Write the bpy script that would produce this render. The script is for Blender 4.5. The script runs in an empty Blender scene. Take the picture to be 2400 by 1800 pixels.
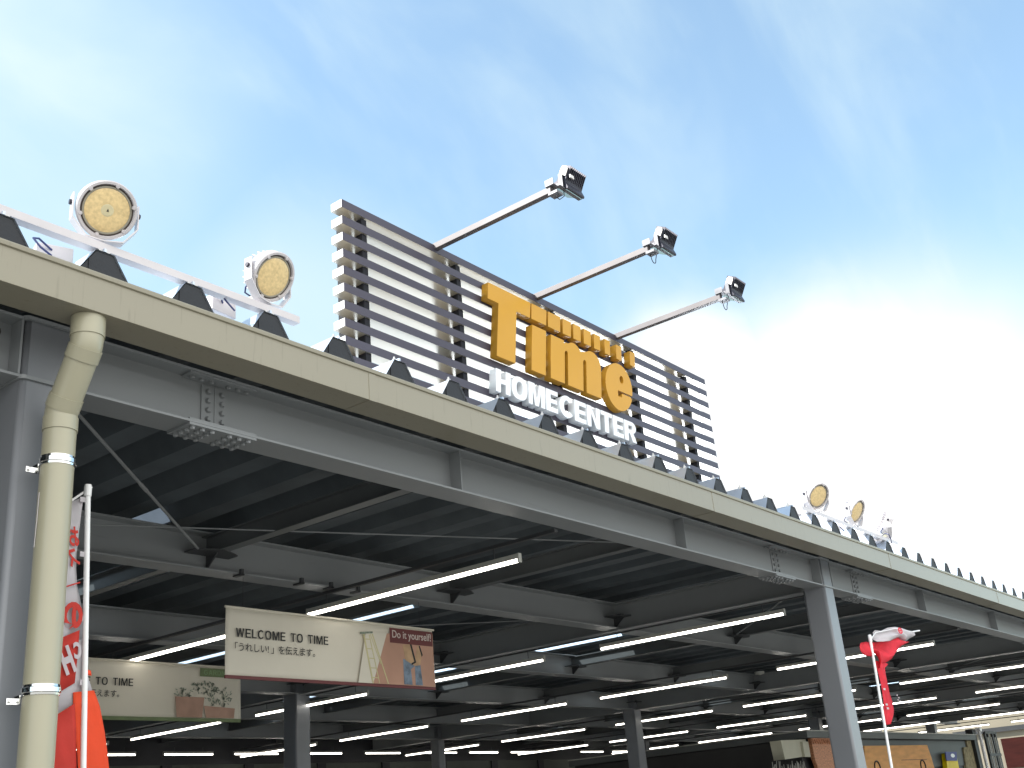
import bpy, bmesh, math, random
from math import radians as RD, pi, sin, cos
from mathutils import Matrix, Vector
random.seed(7)
S = bpy.context.scene
COL = S.collection

# ---------------------------------------------------------------- camera
RM = ((0.62235964, -0.7784506, -0.08175054),
      (0.24278005, 0.29127338, -0.92532031),
      (0.7441279, 0.55603461, 0.37026906))
F = 2604.05
CP = Vector((-2.19744, -4.24950, 1.6))
cd = bpy.data.cameras.new('camera'); cam = bpy.data.objects.new('camera', cd); COL.objects.link(cam)
cam.matrix_world = Matrix(((RM[0][0], -RM[1][0], -RM[2][0], CP.x),
                           (RM[0][1], -RM[1][1], -RM[2][1], CP.y),
                           (RM[0][2], -RM[1][2], -RM[2][2], CP.z), (0, 0, 0, 1)))
cd.sensor_width = 36; cd.lens = 36 * F / 2400; cd.clip_start = 0.05; cd.clip_end = 3000
S.camera = cam

def at(x, y, **k):
    d = Vector((x - 1200, y - 900, F))
    r = Vector([sum(RM[i][j] * d[i] for i in range(3)) for j in range(3)])
    (a, v), = k.items(); i = 'XYZ'.index(a)
    return CP + r * ((v - CP[i]) / r[i])

# ---------------------------------------------------------------- light and sky
SUN_EL, SUN_X, SUN_Y = RD(44), -0.80, 0.60           # the sun stands behind and to the left
sd = Vector((SUN_X * cos(SUN_EL), SUN_Y * cos(SUN_EL), sin(SUN_EL)))
sl = bpy.data.lights.new('sun', 'SUN'); sl.energy = 3.6; sl.angle = RD(0.5); sl.color = (1, 0.95, 0.88)
so = bpy.data.objects.new('sun', sl); COL.objects.link(so); so.rotation_euler = sd.to_track_quat('Z', 'Y').to_euler()
S.view_settings.view_transform = 'Standard'; S.view_settings.look = 'None'
S.view_settings.gamma = 1; S.view_settings.use_curve_mapping = False
S.view_settings.exposure = 1.35
W = bpy.data.worlds.new('World'); S.world = W; W.use_nodes = True
nt = W.node_tree; nt.nodes.clear()
def N(t, **k):
    n = nt.nodes.new(t)
    for a, b in k.items(): setattr(n, a, b)
    return n
def LK(a, b): nt.links.new(a, b)
sky = N('ShaderNodeTexSky', sky_type='NISHITA', sun_disc=False, sun_elevation=SUN_EL, sun_rotation=math.atan2(SUN_X, SUN_Y),
        altitude=50, air_density=1.0, dust_density=0.6, ozone_density=1.6)
tc = N('ShaderNodeTexCoord')
def mapping(rot, sc):
    m = N('ShaderNodeMapping'); m.inputs['Rotation'].default_value = rot; m.inputs['Scale'].default_value = sc
    LK(tc.outputs['Generated'], m.inputs[0]); return m.outputs[0]
def noise(vec, scale, det, rough=0.55, dist=0.0):
    n = N('ShaderNodeTexNoise'); n.inputs['Scale'].default_value = scale; n.inputs['Detail'].default_value = det
    n.inputs['Roughness'].default_value = rough; n.inputs['Distortion'].default_value = dist
    LK(vec, n.inputs['Vector']); return n.outputs['Fac']
def mth(op, a, b=None, c=None):
    m = N('ShaderNodeMath', operation=op)
    for i, v in enumerate((a, b, c)):
        if v is None: continue
        if isinstance(v, (int, float)): m.inputs[i].default_value = v
        else: LK(v, m.inputs[i])
    return m.outputs[0]
def ramp(v, a, b, lo=0.0, hi=1.0):
    m = N('ShaderNodeMapRange', interpolation_type='SMOOTHSTEP')
    LK(v, m.inputs[0])
    for i, x in enumerate((a, b, lo, hi)): m.inputs[i + 1].default_value = x
    return m.outputs[0]
def near(px, a, b):                                   # closeness of the view direction to a bank of cloud
    d = (at(px[0], px[1], Z=50.0) - CP).normalized()
    v = N('ShaderNodeVectorMath', operation='DOT_PRODUCT'); v.inputs[1].default_value = d
    nz = N('ShaderNodeVectorMath', operation='NORMALIZE'); LK(tc.outputs['Generated'], nz.inputs[0]); LK(nz.outputs[0], v.inputs[0])
    return ramp(v.outputs['Value'], cos(RD(b)), cos(RD(a)))
wisp = noise(mapping((0.3, 0.25, 0.9), (1.0, 3.2, 2.0)), 2.4, 6, 0.5, 0.35)
soft = noise(mapping((0, 0, 0.4), (1, 1, 1.6)), 3.1, 3, 0.5, 0.2)
fine = noise(mapping((0.1, 0.5, 0.7), (1.2, 6, 3)), 4.0, 6, 0.5, 0.2)
bankR = mth('MAXIMUM', near((2150, 1200), 4, 17), mth('MULTIPLY', near((1620, 930), 1, 7), 0.9))
bankL = mth('MULTIPLY', near((-250, 350), 1, 19), 0.80)
bankM = mth('MULTIPLY', near((680, 880), 2, 12), 0.7)
bank = mth('MAXIMUM', mth('MAXIMUM', bankR, bankL), bankM)
bank = mth('MULTIPLY', bank, ramp(mth('ADD', soft, mth('MULTIPLY', bank, 0.5)), 0.45, 0.95, 0.25, 1.0))
veil = mth('MULTIPLY_ADD', ramp(wisp, 0.40, 0.74), 0.46, 0.0)
veil = mth('ADD', veil, mth('MULTIPLY', ramp(fine, 0.5, 0.75), 0.10))
cl = mth('MINIMUM', mth('ADD', mth('ADD', bank, veil), 0.10), 1.0)
mx = N('ShaderNodeMix', data_type='RGBA')
hs = N('ShaderNodeHueSaturation'); hs.inputs['Saturation'].default_value = 0.82; hs.inputs['Value'].default_value = 1.28
LK(sky.outputs[0], hs.inputs['Color'])
tint = N('ShaderNodeMix', data_type='RGBA', blend_type='MULTIPLY'); tint.inputs[0].default_value = 1; LK(hs.outputs[0], tint.inputs[6]); tint.inputs[7].default_value = (.86, 1.045, 1.04, 1)
LK(cl, mx.inputs[0]); LK(tint.outputs[2], mx.inputs[6])
wc = N('ShaderNodeMix', data_type='RGBA'); LK(bankR, wc.inputs[0]); wc.inputs[6].default_value = (3.1, 3.85, 4.1, 1); wc.inputs[7].default_value = (4.6, 4.6, 4.6, 1); LK(wc.outputs[2], mx.inputs[7])
# bright bank added to the unseen sky behind the camera, to light the front
bk = N('ShaderNodeVectorMath', operation='DOT_PRODUCT'); bk.inputs[1].default_value = Vector((-.30, -.93, .16)).normalized()
nb_ = N('ShaderNodeVectorMath', operation='NORMALIZE'); LK(tc.outputs['Generated'], nb_.inputs[0]); LK(nb_.outputs[0], bk.inputs[0])
bkf = ramp(bk.outputs['Value'], 0.10, 0.80)
m2x = N('ShaderNodeMix', data_type='RGBA'); LK(bkf, m2x.inputs[0]); LK(mx.outputs[2], m2x.inputs[6]); m2x.inputs[7].default_value = (9.8, 9.8, 9.6, 1)
bg = N('ShaderNodeBackground'); bg.inputs[1].default_value = 0.1; LK(m2x.outputs[2], bg.inputs[0])
ow = N('ShaderNodeOutputWorld'); LK(bg.outputs[0], ow.inputs[0])

# ---------------------------------------------------------------- materials
def mat(name, col, rough=0.5, metal=0.0, var=0.12, nscale=3.0, bump=0.0, bscale=40.0, spec=0.5, emit=None, trans=0.0, stretch=None, alpha=None, stain=None):
    m = bpy.data.materials.new(name); m.use_nodes = True; t = m.node_tree; b = t.nodes['Principled BSDF']
    b.inputs['Roughness'].default_value = rough; b.inputs['Metallic'].default_value = metal
    b.inputs['Specular IOR Level'].default_value = spec
    c = t.nodes.new('ShaderNodeTexCoord'); n = t.nodes.new('ShaderNodeTexNoise'); n.inputs['Scale'].default_value = nscale; n.inputs['Detail'].default_value = 5
    src = c.outputs['Object']
    if stretch:
        mp = t.nodes.new('ShaderNodeMapping'); mp.inputs['Scale'].default_value = stretch; t.links.new(src, mp.inputs[0]); src = mp.outputs[0]
    t.links.new(src, n.inputs['Vector'])
    r = t.nodes.new('ShaderNodeMapRange'); t.links.new(n.outputs['Fac'], r.inputs[0]); r.inputs[1].default_value = .3; r.inputs[2].default_value = .7
    r.inputs[3].default_value = 1 - var; r.inputs[4].default_value = 1 + var
    mu = t.nodes.new('ShaderNodeMix'); mu.data_type = 'RGBA'; mu.blend_type = 'MULTIPLY'; mu.inputs[0].default_value = 1
    mu.inputs[6].default_value = (*col, 1); t.links.new(r.outputs[0], mu.inputs[7]); out = mu.outputs[2]
    if stain:                                          # patches of dirt with a shape of their own
        n2 = t.nodes.new('ShaderNodeTexNoise'); n2.inputs['Scale'].default_value = stain[3]; n2.inputs['Detail'].default_value = 6
        mp = t.nodes.new('ShaderNodeMapping'); mp.inputs['Scale'].default_value = stain[4]; t.links.new(c.outputs['Object'], mp.inputs[0]); t.links.new(mp.outputs[0], n2.inputs['Vector'])
        r2 = t.nodes.new('ShaderNodeMapRange'); t.links.new(n2.outputs['Fac'], r2.inputs[0]); r2.inputs[1].default_value = stain[5]; r2.inputs[2].default_value = stain[5] + .14
        r2.inputs[4].default_value = stain[6]
        m2 = t.nodes.new('ShaderNodeMix'); m2.data_type = 'RGBA'; t.links.new(r2.outputs[0], m2.inputs[0]); t.links.new(out, m2.inputs[6]); m2.inputs[7].default_value = (*stain[:3], 1); out = m2.outputs[2]
    t.links.new(out, b.inputs['Base Color'])
    if bump:
        nb = t.nodes.new('ShaderNodeTexNoise'); nb.inputs['Scale'].default_value = bscale; nb.inputs['Detail'].default_value = 3; t.links.new(src, nb.inputs['Vector'])
        bp = t.nodes.new('ShaderNodeBump'); bp.inputs['Strength'].default_value = bump; bp.inputs['Distance'].default_value = .01
        t.links.new(nb.outputs['Fac'], bp.inputs['Height']); t.links.new(bp.outputs[0], b.inputs['Normal'])
    if emit:
        b.inputs['Emission Color'].default_value = (*emit[0], 1); b.inputs['Emission Strength'].default_value = emit[1]
    if trans:
        o = t.nodes['Material Output']; tr = t.nodes.new('ShaderNodeBsdfTranslucent'); t.links.new(out, tr.inputs[0])
        ms = t.nodes.new('ShaderNodeMixShader'); ms.inputs[0].default_value = trans
        t.links.new(b.outputs[0], ms.inputs[1]); t.links.new(tr.outputs[0], ms.inputs[2]); last = ms.outputs[0]
        if alpha:
            tp = t.nodes.new('ShaderNodeBsdfTransparent'); tp.inputs[0].default_value = (*alpha[1], 1); m3 = t.nodes.new('ShaderNodeMixShader'); m3.inputs[0].default_value = alpha[0]
            t.links.new(last, m3.inputs[1]); t.links.new(tp.outputs[0], m3.inputs[2]); last = m3.outputs[0]
        t.links.new(last, o.inputs['Surface'])
    return m
M = {}
M['steel'] = mat('painted_steel', (.245, .258, .266), .45, 0, .05, .9, .03, 60, stain=(.17, .175, .175, 7, (.35, .35, 2.5), .66, .4))
M['steel_purlin'] = mat('purlin_paint', (.11, .12, .125), .5, 0, .08, 2)
M['steel_col'] = mat('column_paint', (.205, .215, .232), .38, 0, .06, 1.0, .04, 50)
M['steel_dark'] = mat('dark_steel', (.055, .058, .062), .5, 0, .1, 2)
M['gutter'] = mat('gutter_sheet', (.262, .240, .178), .36, 0, .04, .8, .03, 4, stretch=(.4, 1, 1), stain=(.17, .155, .11, 5, (9, 9, .8), .60, .5))
M['pipe'] = mat('drain_pipe_plastic', (.36, .34, .245), .32, 0, .05, 1.5, stain=(.30, .275, .195, 6, (5, 5, .5), .66, .35))
M['deck'] = mat('roof_deck_sheet', (.50, .56, .64), .34, .6, .08, 2.5, .05, 30)
M['cap'] = mat('rib_end_cap', (.010, .012, .016), .6, 0, .15, 8, .2, 60)
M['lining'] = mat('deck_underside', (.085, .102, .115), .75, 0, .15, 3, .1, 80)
M['zinc'] = mat('galvanised_steel', (.50, .49, .48), .35, .55, .15, 6)
M['zinc_pink'] = mat('galvanised_arm', (.125, .112, .115), .45, .2, .15, 4)
M['zinc_grey'] = mat('dull_bracket_steel', (.16, .16, .175), .45, .3, .2, 20)
M['chrome'] = mat('stainless_band', (.75, .75, .74), .12, 1, .05, 4)
M['slat'] = mat('slat_cream_aluminium', (.52, .47, .385), .30, .5, .04, 3, stretch=(.3, 1, 1))
M['slatfront'] = mat('slat_dark_front', (.048, .042, .062), .45, .1, .06, 3, stretch=(.3, 1, 1))
M['slatend'] = mat('slat_end_cap', (.62, .60, .58), .4, .1, .05)
M['post'] = mat('sign_post_black', (.012, .012, .016), .6, 0, .1, spec=.2)
M['orange'] = mat('orange_letter_face', (.58, .30, .022), .38, 0, .05, 1.2, spec=.3)
M['orange_side'] = mat('orange_letter_side', (.50, .245, .018), .4, 0, .04, 3)
M['white'] = mat('white_letter', (.80, .82, .84), .32, 0, .04, 3)
M['wpaint'] = mat('white_painted_metal', (.56, .53, .54), .35, 0, .05, 6)
M['lens'] = mat('yellow_led_lens', (.74, .56, .28), .16, 0, .16, 55, spec=.6)
M['lenscentre'] = mat('lens_centre', (.62, .55, .34), .3, 0, .1, 20)
M['lensrim'] = mat('lens_rim', (.32, .30, .24), .3, .2, .1, 10)
M['darkgap'] = mat('dark_recess', (.05, .035, .03), .5)
M['lampbody'] = mat('lamp_casting', (.035, .034, .048), .42, .4, .15, 12)
M['cable'] = mat('black_cable', (.015, .015, .02), .5)
M['bluecable'] = mat('blue_cable', (.02, .03, .12), .5)
M['tube'] = mat('lit_tube', (.9, .9, .85), .4, emit=((1, .95, .86), 4.0))
M['fix'] = mat('tube_fixture', (.42, .42, .38), .45, 0, .05)
M['banner'] = mat('banner_fabric', (.66, .62, .52), .75, 0, .04, 1.5, .15, 8)
M['maroon'] = mat('maroon_print', (.13, .028, .028), .6)
M['salmon'] = mat('salmon_print', (.47, .27, .19), .75, 0, .12, 3)
M['ink'] = mat('black_ink', (.008, .008, .008), .6)
M['cream_ink'] = mat('cream_ink', (.60, .52, .47), .6)
M['yellow_ink'] = mat('pale_yellow_ink', (.56, .51, .28), .7)
M['jean'] = mat('denim_print', (.16, .21, .27), .7, 0, .5, 14)
M['skin'] = mat('skin_print', (.46, .30, .17), .7, 0, .2, 10)
M['green_ink'] = mat('green_print', (.16, .21, .10), .7, 0, .15, 6)
M['green_txt'] = mat('pale_green_ink', (.22, .33, .16), .7)
M['leafp'] = mat('plant_print', (.22, .26, .20), .7, 0, .5, 25)
M['terra'] = mat('terracotta_print', (.44, .27, .20), .7, 0, .15, 6)
M['flagwhite'] = mat('flag_white_cloth', (.74, .71, .73), .8, 0, .05, 6, .2, 30, trans=.45)
M['flagred'] = mat('flag_red_cloth', (.62, .045, .03), .75, 0, .08, 6, .2, 30, trans=.25)
M['flagorange'] = mat('flag_orange_cloth', (.92, .10, .03), .75, 0, .05, 6, .2, 30, trans=.35)
M['flagcrim'] = mat('flag_crimson_cloth', (.85, .045, .075), .75, 0, .12, 12, .3, 30, trans=.45)
M['pole'] = mat('white_flag_pole', (.88, .88, .87), .3, 0, .03)
M['concrete'] = mat('canopy_floor', (.30, .29, .27), .8, 0, .1, .7, .1, 20)
M['asphalt'] = mat('parking_asphalt', (.20, .195, .18), .85, 0, .12, .6, .2, 60)
M['wallgreen'] = mat('back_wall_lower', (.060, .070, .060), .7, 0, .25, .8)
M['wallblack'] = mat('back_wall_upper', (.018, .019, .024), .7, 0, .2, .8)
M['creamwall'] = mat('cream_wall', (.20, .175, .13), .8, 0, .08, .5)
M['redwall'] = mat('dark_red_shutter', (.030, .0065, .005), .7, 0, .2, 1.5, stretch=(1, 1, 6), spec=.1)
M['cardboard'] = mat('brown_board', (.72, .37, .13), .7, 0, .14, 2, stretch=(1, 1, 5))
M['copper'] = mat('copper_mesh', (.50, .22, .11), .55, .1, .45, 30)
M['beigebox'] = mat('beige_box', (.48, .47, .37), .6, 0, .05)
M['yellow'] = mat('yellow_label', (.80, .62, .0), .5)
M['blue'] = mat('blue_label', (.03, .035, .25), .5)
M['stone'] = mat('stone_pillar', (.30, .26, .15), .85, 0, .5, 9, .5, 20)
M['black'] = mat('black_paint', (.02, .02, .022), .5)
M['grey'] = mat('grey_fascia', (.075, .085, .088), .5, 0, .15, 1.5)
M['poly'] = mat('skylight_sheet', (.75, .86, .92), .3, 0, .03, trans=.7, alpha=(.45, (.85, .95, 1)))
M['bright_patch'] = mat('bright_patch_sheet', (.17, .18, .19), .5, 0, .08, 4, trans=.8)
M['gloss_black'] = mat('dark_glass', (.02, .02, .02), .1)

# ---------------------------------------------------------------- builders
class MB:
    def __init__(s): s.bm = bmesh.new()
    def face(s, pts): s.bm.faces.new([s.bm.verts.new(p) for p in pts]); return s
    def box(s, x0, x1, y0, y1, z0, z1, mtx=None):
        v = [s.bm.verts.new((mtx @ Vector(p)) if mtx else p) for p in ((x0, y0, z0), (x1, y0, z0), (x1, y1, z0), (x0, y1, z0), (x0, y0, z1), (x1, y0, z1), (x1, y1, z1), (x0, y1, z1))]
        for f in ((3, 2, 1, 0), (4, 5, 6, 7), (0, 1, 5, 4), (1, 2, 6, 5), (2, 3, 7, 6), (3, 0, 4, 7)): s.bm.faces.new([v[i] for i in f])
        return s
    def prism(s, prof, axis, a, b, mtx=None):          # profile (u,v) swept along an axis, end faces closed
        def P(u, v, w):
            p = {'X': (w, u, v), 'Y': (u, w, v), 'Z': (u, v, w)}[axis]
            return mtx @ Vector(p) if mtx else p
        A = [s.bm.verts.new(P(u, v, a)) for u, v in prof]; B = [s.bm.verts.new(P(u, v, b)) for u, v in prof]; n = len(prof)
        for i in range(n): s.bm.faces.new((A[i], A[(i + 1) % n], B[(i + 1) % n], B[i]))
        s.bm.faces.new(A[::-1]); s.bm.faces.new(B); return s
    def tube(s, pts, r, n=10, cap=True):
        pts = [Vector(p) for p in pts]; rs = r if isinstance(r, (list, tuple)) else [r] * len(pts); rings = []; up = None
        for i, p in enumerate(pts):
            d = ((pts[min(i + 1, len(pts) - 1)] - p).normalized() + (p - pts[max(i - 1, 0)]).normalized())
            d = d.normalized() if d.length > 1e-6 else Vector((0, 0, 1))
            if up is None: up = Vector((0, 0, 1)) if abs(d.z) < .9 else Vector((1, 0, 0))
            a = d.cross(up).normalized(); b = d.cross(a).normalized(); up = a.cross(d).normalized()
            rings.append([s.bm.verts.new(p + (a * cos(2 * pi * k / n) + b * sin(2 * pi * k / n)) * rs[i]) for k in range(n)])
        for A, B in zip(rings, rings[1:]):
            for k in range(n): f = s.bm.faces.new((A[k], A[(k + 1) % n], B[(k + 1) % n], B[k])); f.smooth = True
        if cap: s.bm.faces.new(rings[0][::-1]); s.bm.faces.new(rings[-1])
        return s
    def lathe(s, prof, n=40, mtx=Matrix()):            # (radius, height) profile round local z
        rings = []
        for r, z in prof: rings.append([s.bm.verts.new(mtx @ Vector((r * cos(2 * pi * k / n), r * sin(2 * pi * k / n), z))) for k in range(n)] if r > 1e-5 else [s.bm.verts.new(mtx @ Vector((0, 0, z)))])
        for A, B in zip(rings, rings[1:]):
            for k in range(n):
                k2 = (k + 1) % n
                if len(A) == 1: s.bm.faces.new((A[0], B[k], B[k2]))
                elif len(B) == 1: s.bm.faces.new((A[k], B[0], A[k2]))
                else: s.bm.faces.new((A[k], A[k2], B[k2], B[k]))
        for e in s.bm.faces:
            pass
        return s
    def build(s, name, m, parent=None, bevel=0, smooth=False, loc=None):
        bmesh.ops.recalc_face_normals(s.bm, faces=s.bm.faces)
        me = bpy.data.meshes.new(name); s.bm.to_mesh(me); s.bm.free()
        ms = m if isinstance(m, list) else [m]
        for q in ms: me.materials.append(M[q])
        if smooth:
            for p in me.polygons: p.use_smooth = True
        elif any(p.use_smooth for p in me.polygons): me.set_sharp_from_angle(angle=RD(38))
        o = bpy.data.objects.new(name, me); COL.objects.link(o); o.parent = parent
        if loc: o.location = loc
        if smooth:
            try: me.set_sharp_from_angle(angle=RD(35))
            except Exception: pass
        if bevel:
            b = o.modifiers.new('bevel', 'BEVEL'); b.width = bevel; b.segments = 2; b.limit_method = 'ANGLE'; b.angle_limit = RD(40); b.harden_normals = False
        return o
def tag(o, label=None, cat=None, group=None, kind=None):
    for k, v in (('label', label), ('category', cat), ('group', group), ('kind', kind)):
        if v: o[k] = v
    return o
def thing(name, label, cat, loc=(0, 0, 0), rz=0, group=None):
    o = bpy.data.objects.new(name, None); COL.objects.link(o); o.location = loc; o.rotation_euler = (0, 0, rz); o.empty_display_size = .1
    return tag(o, label, cat, group)
def dup(root, loc=None, rz=None, label=None):
    r = root.copy(); COL.objects.link(r)
    if loc is not None: r.location = loc
    if rz is not None: r.rotation_euler = (0, 0, rz)
    if label: r['label'] = label
    for ch in root.children:
        c = ch.copy(); COL.objects.link(c); c.parent = r
        for g in ch.children: d = g.copy(); COL.objects.link(d); d.parent = c
    return r
def curve_mesh(cu, name, m, parent, mtx):
    o = bpy.data.objects.new('tmp', cu); COL.objects.link(o); bpy.context.view_layer.update()
    dg = bpy.context.evaluated_depsgraph_get(); me = bpy.data.meshes.new_from_object(o.evaluated_get(dg)); me.name = name
    bpy.data.objects.remove(o); bpy.data.curves.remove(cu)
    me.transform(mtx)
    if mtx.determinant() < 0: me.flip_normals()
    me.materials.clear(); [me.materials.append(M[q]) for q in (m if isinstance(m, list) else [m])]
    r = bpy.data.objects.new(name, me); COL.objects.link(r); r.parent = parent
    if isinstance(m, list):                           # second material on the returns of a built-up letter
        for p in me.polygons: p.material_index = 0 if abs(p.normal.y) > .9 else 1
    return r
def text(body, size, name, m, parent, mtx, ext=.001, off=0.0, shear=0.0, bevel=0, align='LEFT'):
    c = bpy.data.curves.new('t', 'FONT'); c.body = body; c.size = size; c.extrude = ext; c.offset = off; c.shear = shear; c.align_x = align; c.bevel_depth = bevel; c.resolution_u = 6
    return curve_mesh(c, name, m, parent, mtx)
def shape(loops, y0, y1, name, m, parent, bevel=0.0):  # loops of (x, z), cut-outs included, given thickness from y0 (front) to y1
    c = bpy.data.curves.new('s', 'CURVE'); c.dimensions = '2D'; c.fill_mode = 'BOTH'; c.extrude = (y1 - y0) / 2 - bevel; c.bevel_depth = bevel
    for lp in loops:
        sp = c.splines.new('POLY'); sp.points.add(len(lp) - 1); sp.use_cyclic_u = True
        for p, q in zip(sp.points, lp): p.co = (q[0], q[1], 0, 1)
    return curve_mesh(c, name, m, parent, Matrix(((1, 0, 0, 0), (0, 0, -1, (y0 + y1) / 2), (0, 1, 0, 0), (0, 0, 0, 1))))
XZ = Matrix(((1, 0, 0, 0), (0, 0, -1, 0), (0, 1, 0, 0), (0, 0, 0, 1)))   # text plane turned upright to face -Y
def T(x, y, z): return Matrix.Translation((x, y, z))
def arc(cx, cz, rx, rz, a0, a1, n=16): return [(cx + rx * cos(RD(a0 + (a1 - a0) * i / n)), cz + rz * sin(RD(a0 + (a1 - a0) * i / n))) for i in range(n + 1)]

# ---------------------------------------------------------------- ground
def plane(name, x0, x1, y0, y1, z, m):
    b = MB(); b.face(((x0, y0, z), (x1, y0, z), (x1, y1, z), (x0, y1, z))); return tag(b.build(name, m), kind='structure')
plane('ground', -1500, 1500, -1500, 1500, -0.01, 'asphalt')
plane('pavement', -10, 40, -1.2, 17, 0.0, 'concrete')

# ---------------------------------------------------------------- the steel canopy
X0, X1, YB = -9.0, 38.7, 16.4
can = thing('market_canopy', 'long grey steel canopy with ribbed metal roof and beige gutter along its front', 'canopy')
def hbeam(name, axis, c, a, b, ztop, h=.30, w=.20, tf=.014, tw=.01, m='steel'):
    B = MB(); zb = ztop - h
    pr = [(c - w / 2, zb), (c + w / 2, zb), (c + w / 2, zb + tf), (c + tw / 2, zb + tf), (c + tw / 2, ztop - tf), (c + w / 2, ztop - tf), (c + w / 2, ztop), (c - w / 2, ztop), (c - w / 2, ztop - tf), (c - tw / 2, ztop - tf), (c - tw / 2, zb + tf), (c - w / 2, zb + tf)]
    B.prism(pr, axis, a, b); return B.build(name, m, can, bevel=.002)
ZT = 3.962
CX = [-8.7, 0.265, 9.0, 18.0, 27.0, 36.0]
ROWS = [.343, 2.93, 5.70, 8.50, 11.2, 13.9]
front = None
for i, y in enumerate(ROWS):
    o = hbeam('roof_beam', 'X', y, X0, X1, ZT)
    if i == 0: front = o
for x in CX: hbeam('roof_girder', 'Y', x + .02, .46, YB, ZT - .003, h=.318 if x > 0 else .3)
sec = []
for a, b in zip(CX, CX[1:]):
    L = (b - a) / 3
    for k in (1, 2): sec.append(a + L * k + (.0 if a > 0 else 0))
for x in sec: hbeam('roof_purlin', 'Y', x, .35, YB, ZT - .02, h=.15, w=.10, tf=.009, tw=.007, m='steel_purlin')
# stiffener plates in the front beam
for x in sec + [8.86, 9.14, .13, .40]:
    b = MB(); b.box(x - .005, x + .005, .245, .337, 3.678, 3.947); b.build('stiffener', 'steel', front)
# bolted splices either side of every column
def bolt(b, x, y, z, d, r=.014, h=.016):
    m = {'y': Matrix.Rotation(RD(90), 4, 'X'), 'z': Matrix.Rotation(RD(180), 4, 'X')}[d]
    b.lathe([(0, h), (r * .8, h), (r, h * .7), (r, 0)], 6, T(x, y, z) @ m)
    b.lathe([(r * 1.25, .003), (r * 1.25, 0)], 12, T(x, y, z) @ m)
for cx in CX[1:]:
    for sg in (-1, 1):
        x = cx + sg * 1.0
        b = MB(); b.box(x - .085, x + .085, .329, .338, 3.70, 3.925)
        b.box(x - .215, x + .215, .246, .440, 3.649, 3.662); b.box(x - .215, x + .215, .246, .330, 3.6765, 3.6855); b.box(x - .215, x + .215, .246, .330, 3.936, 3.946)
        b.box(x - .004, x + .004, .3245, .3295, 3.70, 3.925)
        for j in range(4):
            for s2 in (-.045, .045): bolt(b, x + s2, .329, 3.735 + j * .052, 'y')
        for j in range(6):
            for yy in (.272, .318, .368, .414): bolt(b, x + (-.18 + j * .062 + (.05 if j > 2 else 0)), yy, 3.649, 'z')
            bolt(b, x + (-.18 + j * .062 + (.05 if j > 2 else 0)), .285, 3.936, 'z')
            b.lathe([(.012, 0), (.012, .014), (0, .014)], 6, T(x + (-.18 + j * .062 + (.05 if j > 2 else 0)), .285, 3.6855))
        b.build('splice_plate', 'steel', front)
# columns: square tubes with rounded corners, diaphragm plates at the beam flanges
def rsq(cx, cy, h, r, n=5):
    out = []
    for qx, qy, a0 in ((1, 1, 0), (-1, 1, 90), (-1, -1, 180), (1, -1, 270)):
        for i in range(n + 1):
            a = RD(a0 + 90 * i / n); out.append((cx + qx * (h - r) + r * cos(a), cy + qy * (h - r) + r * sin(a)))
    return out
def column(x, y, h=.122):
    b = MB(); b.prism(rsq(x, y, h, .026), 'Z', .02, ZT - .002)
    c = b.build('column', 'steel_col', can)
    for p in c.data.polygons: p.use_smooth = abs(p.normal.z) < .5 and min(abs(p.normal.x), abs(p.normal.y)) > .01
    for z in (3.655, 3.949): b = MB(); b.prism(rsq(x, y, h + .014, .03), 'Z', z, z + .018); b.build('diaphragm_plate', 'steel', c)
    b = MB(); b.box(x - .2, x + .2, y - .2, y + .2, .001, .024)
    for sx in (-1, 1):
        for sy in (-1, 1): b.lathe([(.016, .024), (.016, .06), (0, .06)], 6, T(x + sx * .16, y + sy * .16, 0))
    b.build('base_plate', 'steel', c)
for x in CX: column(x, .363)
for x in CX: column(x, 8.52, .14)
for x in CX: column(x, 13.92, .12)
# gusset plates and tension rods of the roof bracing
def rod(p, q, r=.010, name='tension_rod'):
    p, q = Vector(p), Vector(q); b = MB(); b.tube([p, q], r, 8)
    m = p.lerp(q, .5); b.tube([m - (q - p).normalized() * .08, m + (q - p).normalized() * .08], r * 1.35, 8)
    b.build(name, 'steel', can)
nodes = sorted(CX[1:] + [q_ for q_ in sec if q_ > 0])
for i, (a, b_) in enumerate(zip(nodes, nodes[1:])):
    if i % 3 == 0:
        for y0, y1 in ((.46, 2.93),):
            rod((a + .10, y0, 3.80), (b_ - .02, y1, 3.80)); 
rod((1.0, 3.1, 3.80), (6.45, .42, 3.80), .006)
rod((5.4, 5.7, 3.80), (9.0, 2.76, 3.80), .006)
for x in nodes:
    for y in ROWS[1:4]:
        b = MB(); b.prism([(x - .02, y - .26), (x + .20, y - .14), (x + .20, y - .02), (x - .22, y - .02), (x - .22, y - .14)], 'Z', 3.79, 3.80)
        b.prism([(y - .16, ZT - .16), (y - .005, 3.68), (y - .005, ZT - .16)], 'X', x - .006, x + .006)
        b.box(x - .05, x + .05, y - .14, y - .01, 3.80, 3.83); b.build('gusset_plate', 'steel_dark', can)

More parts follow.
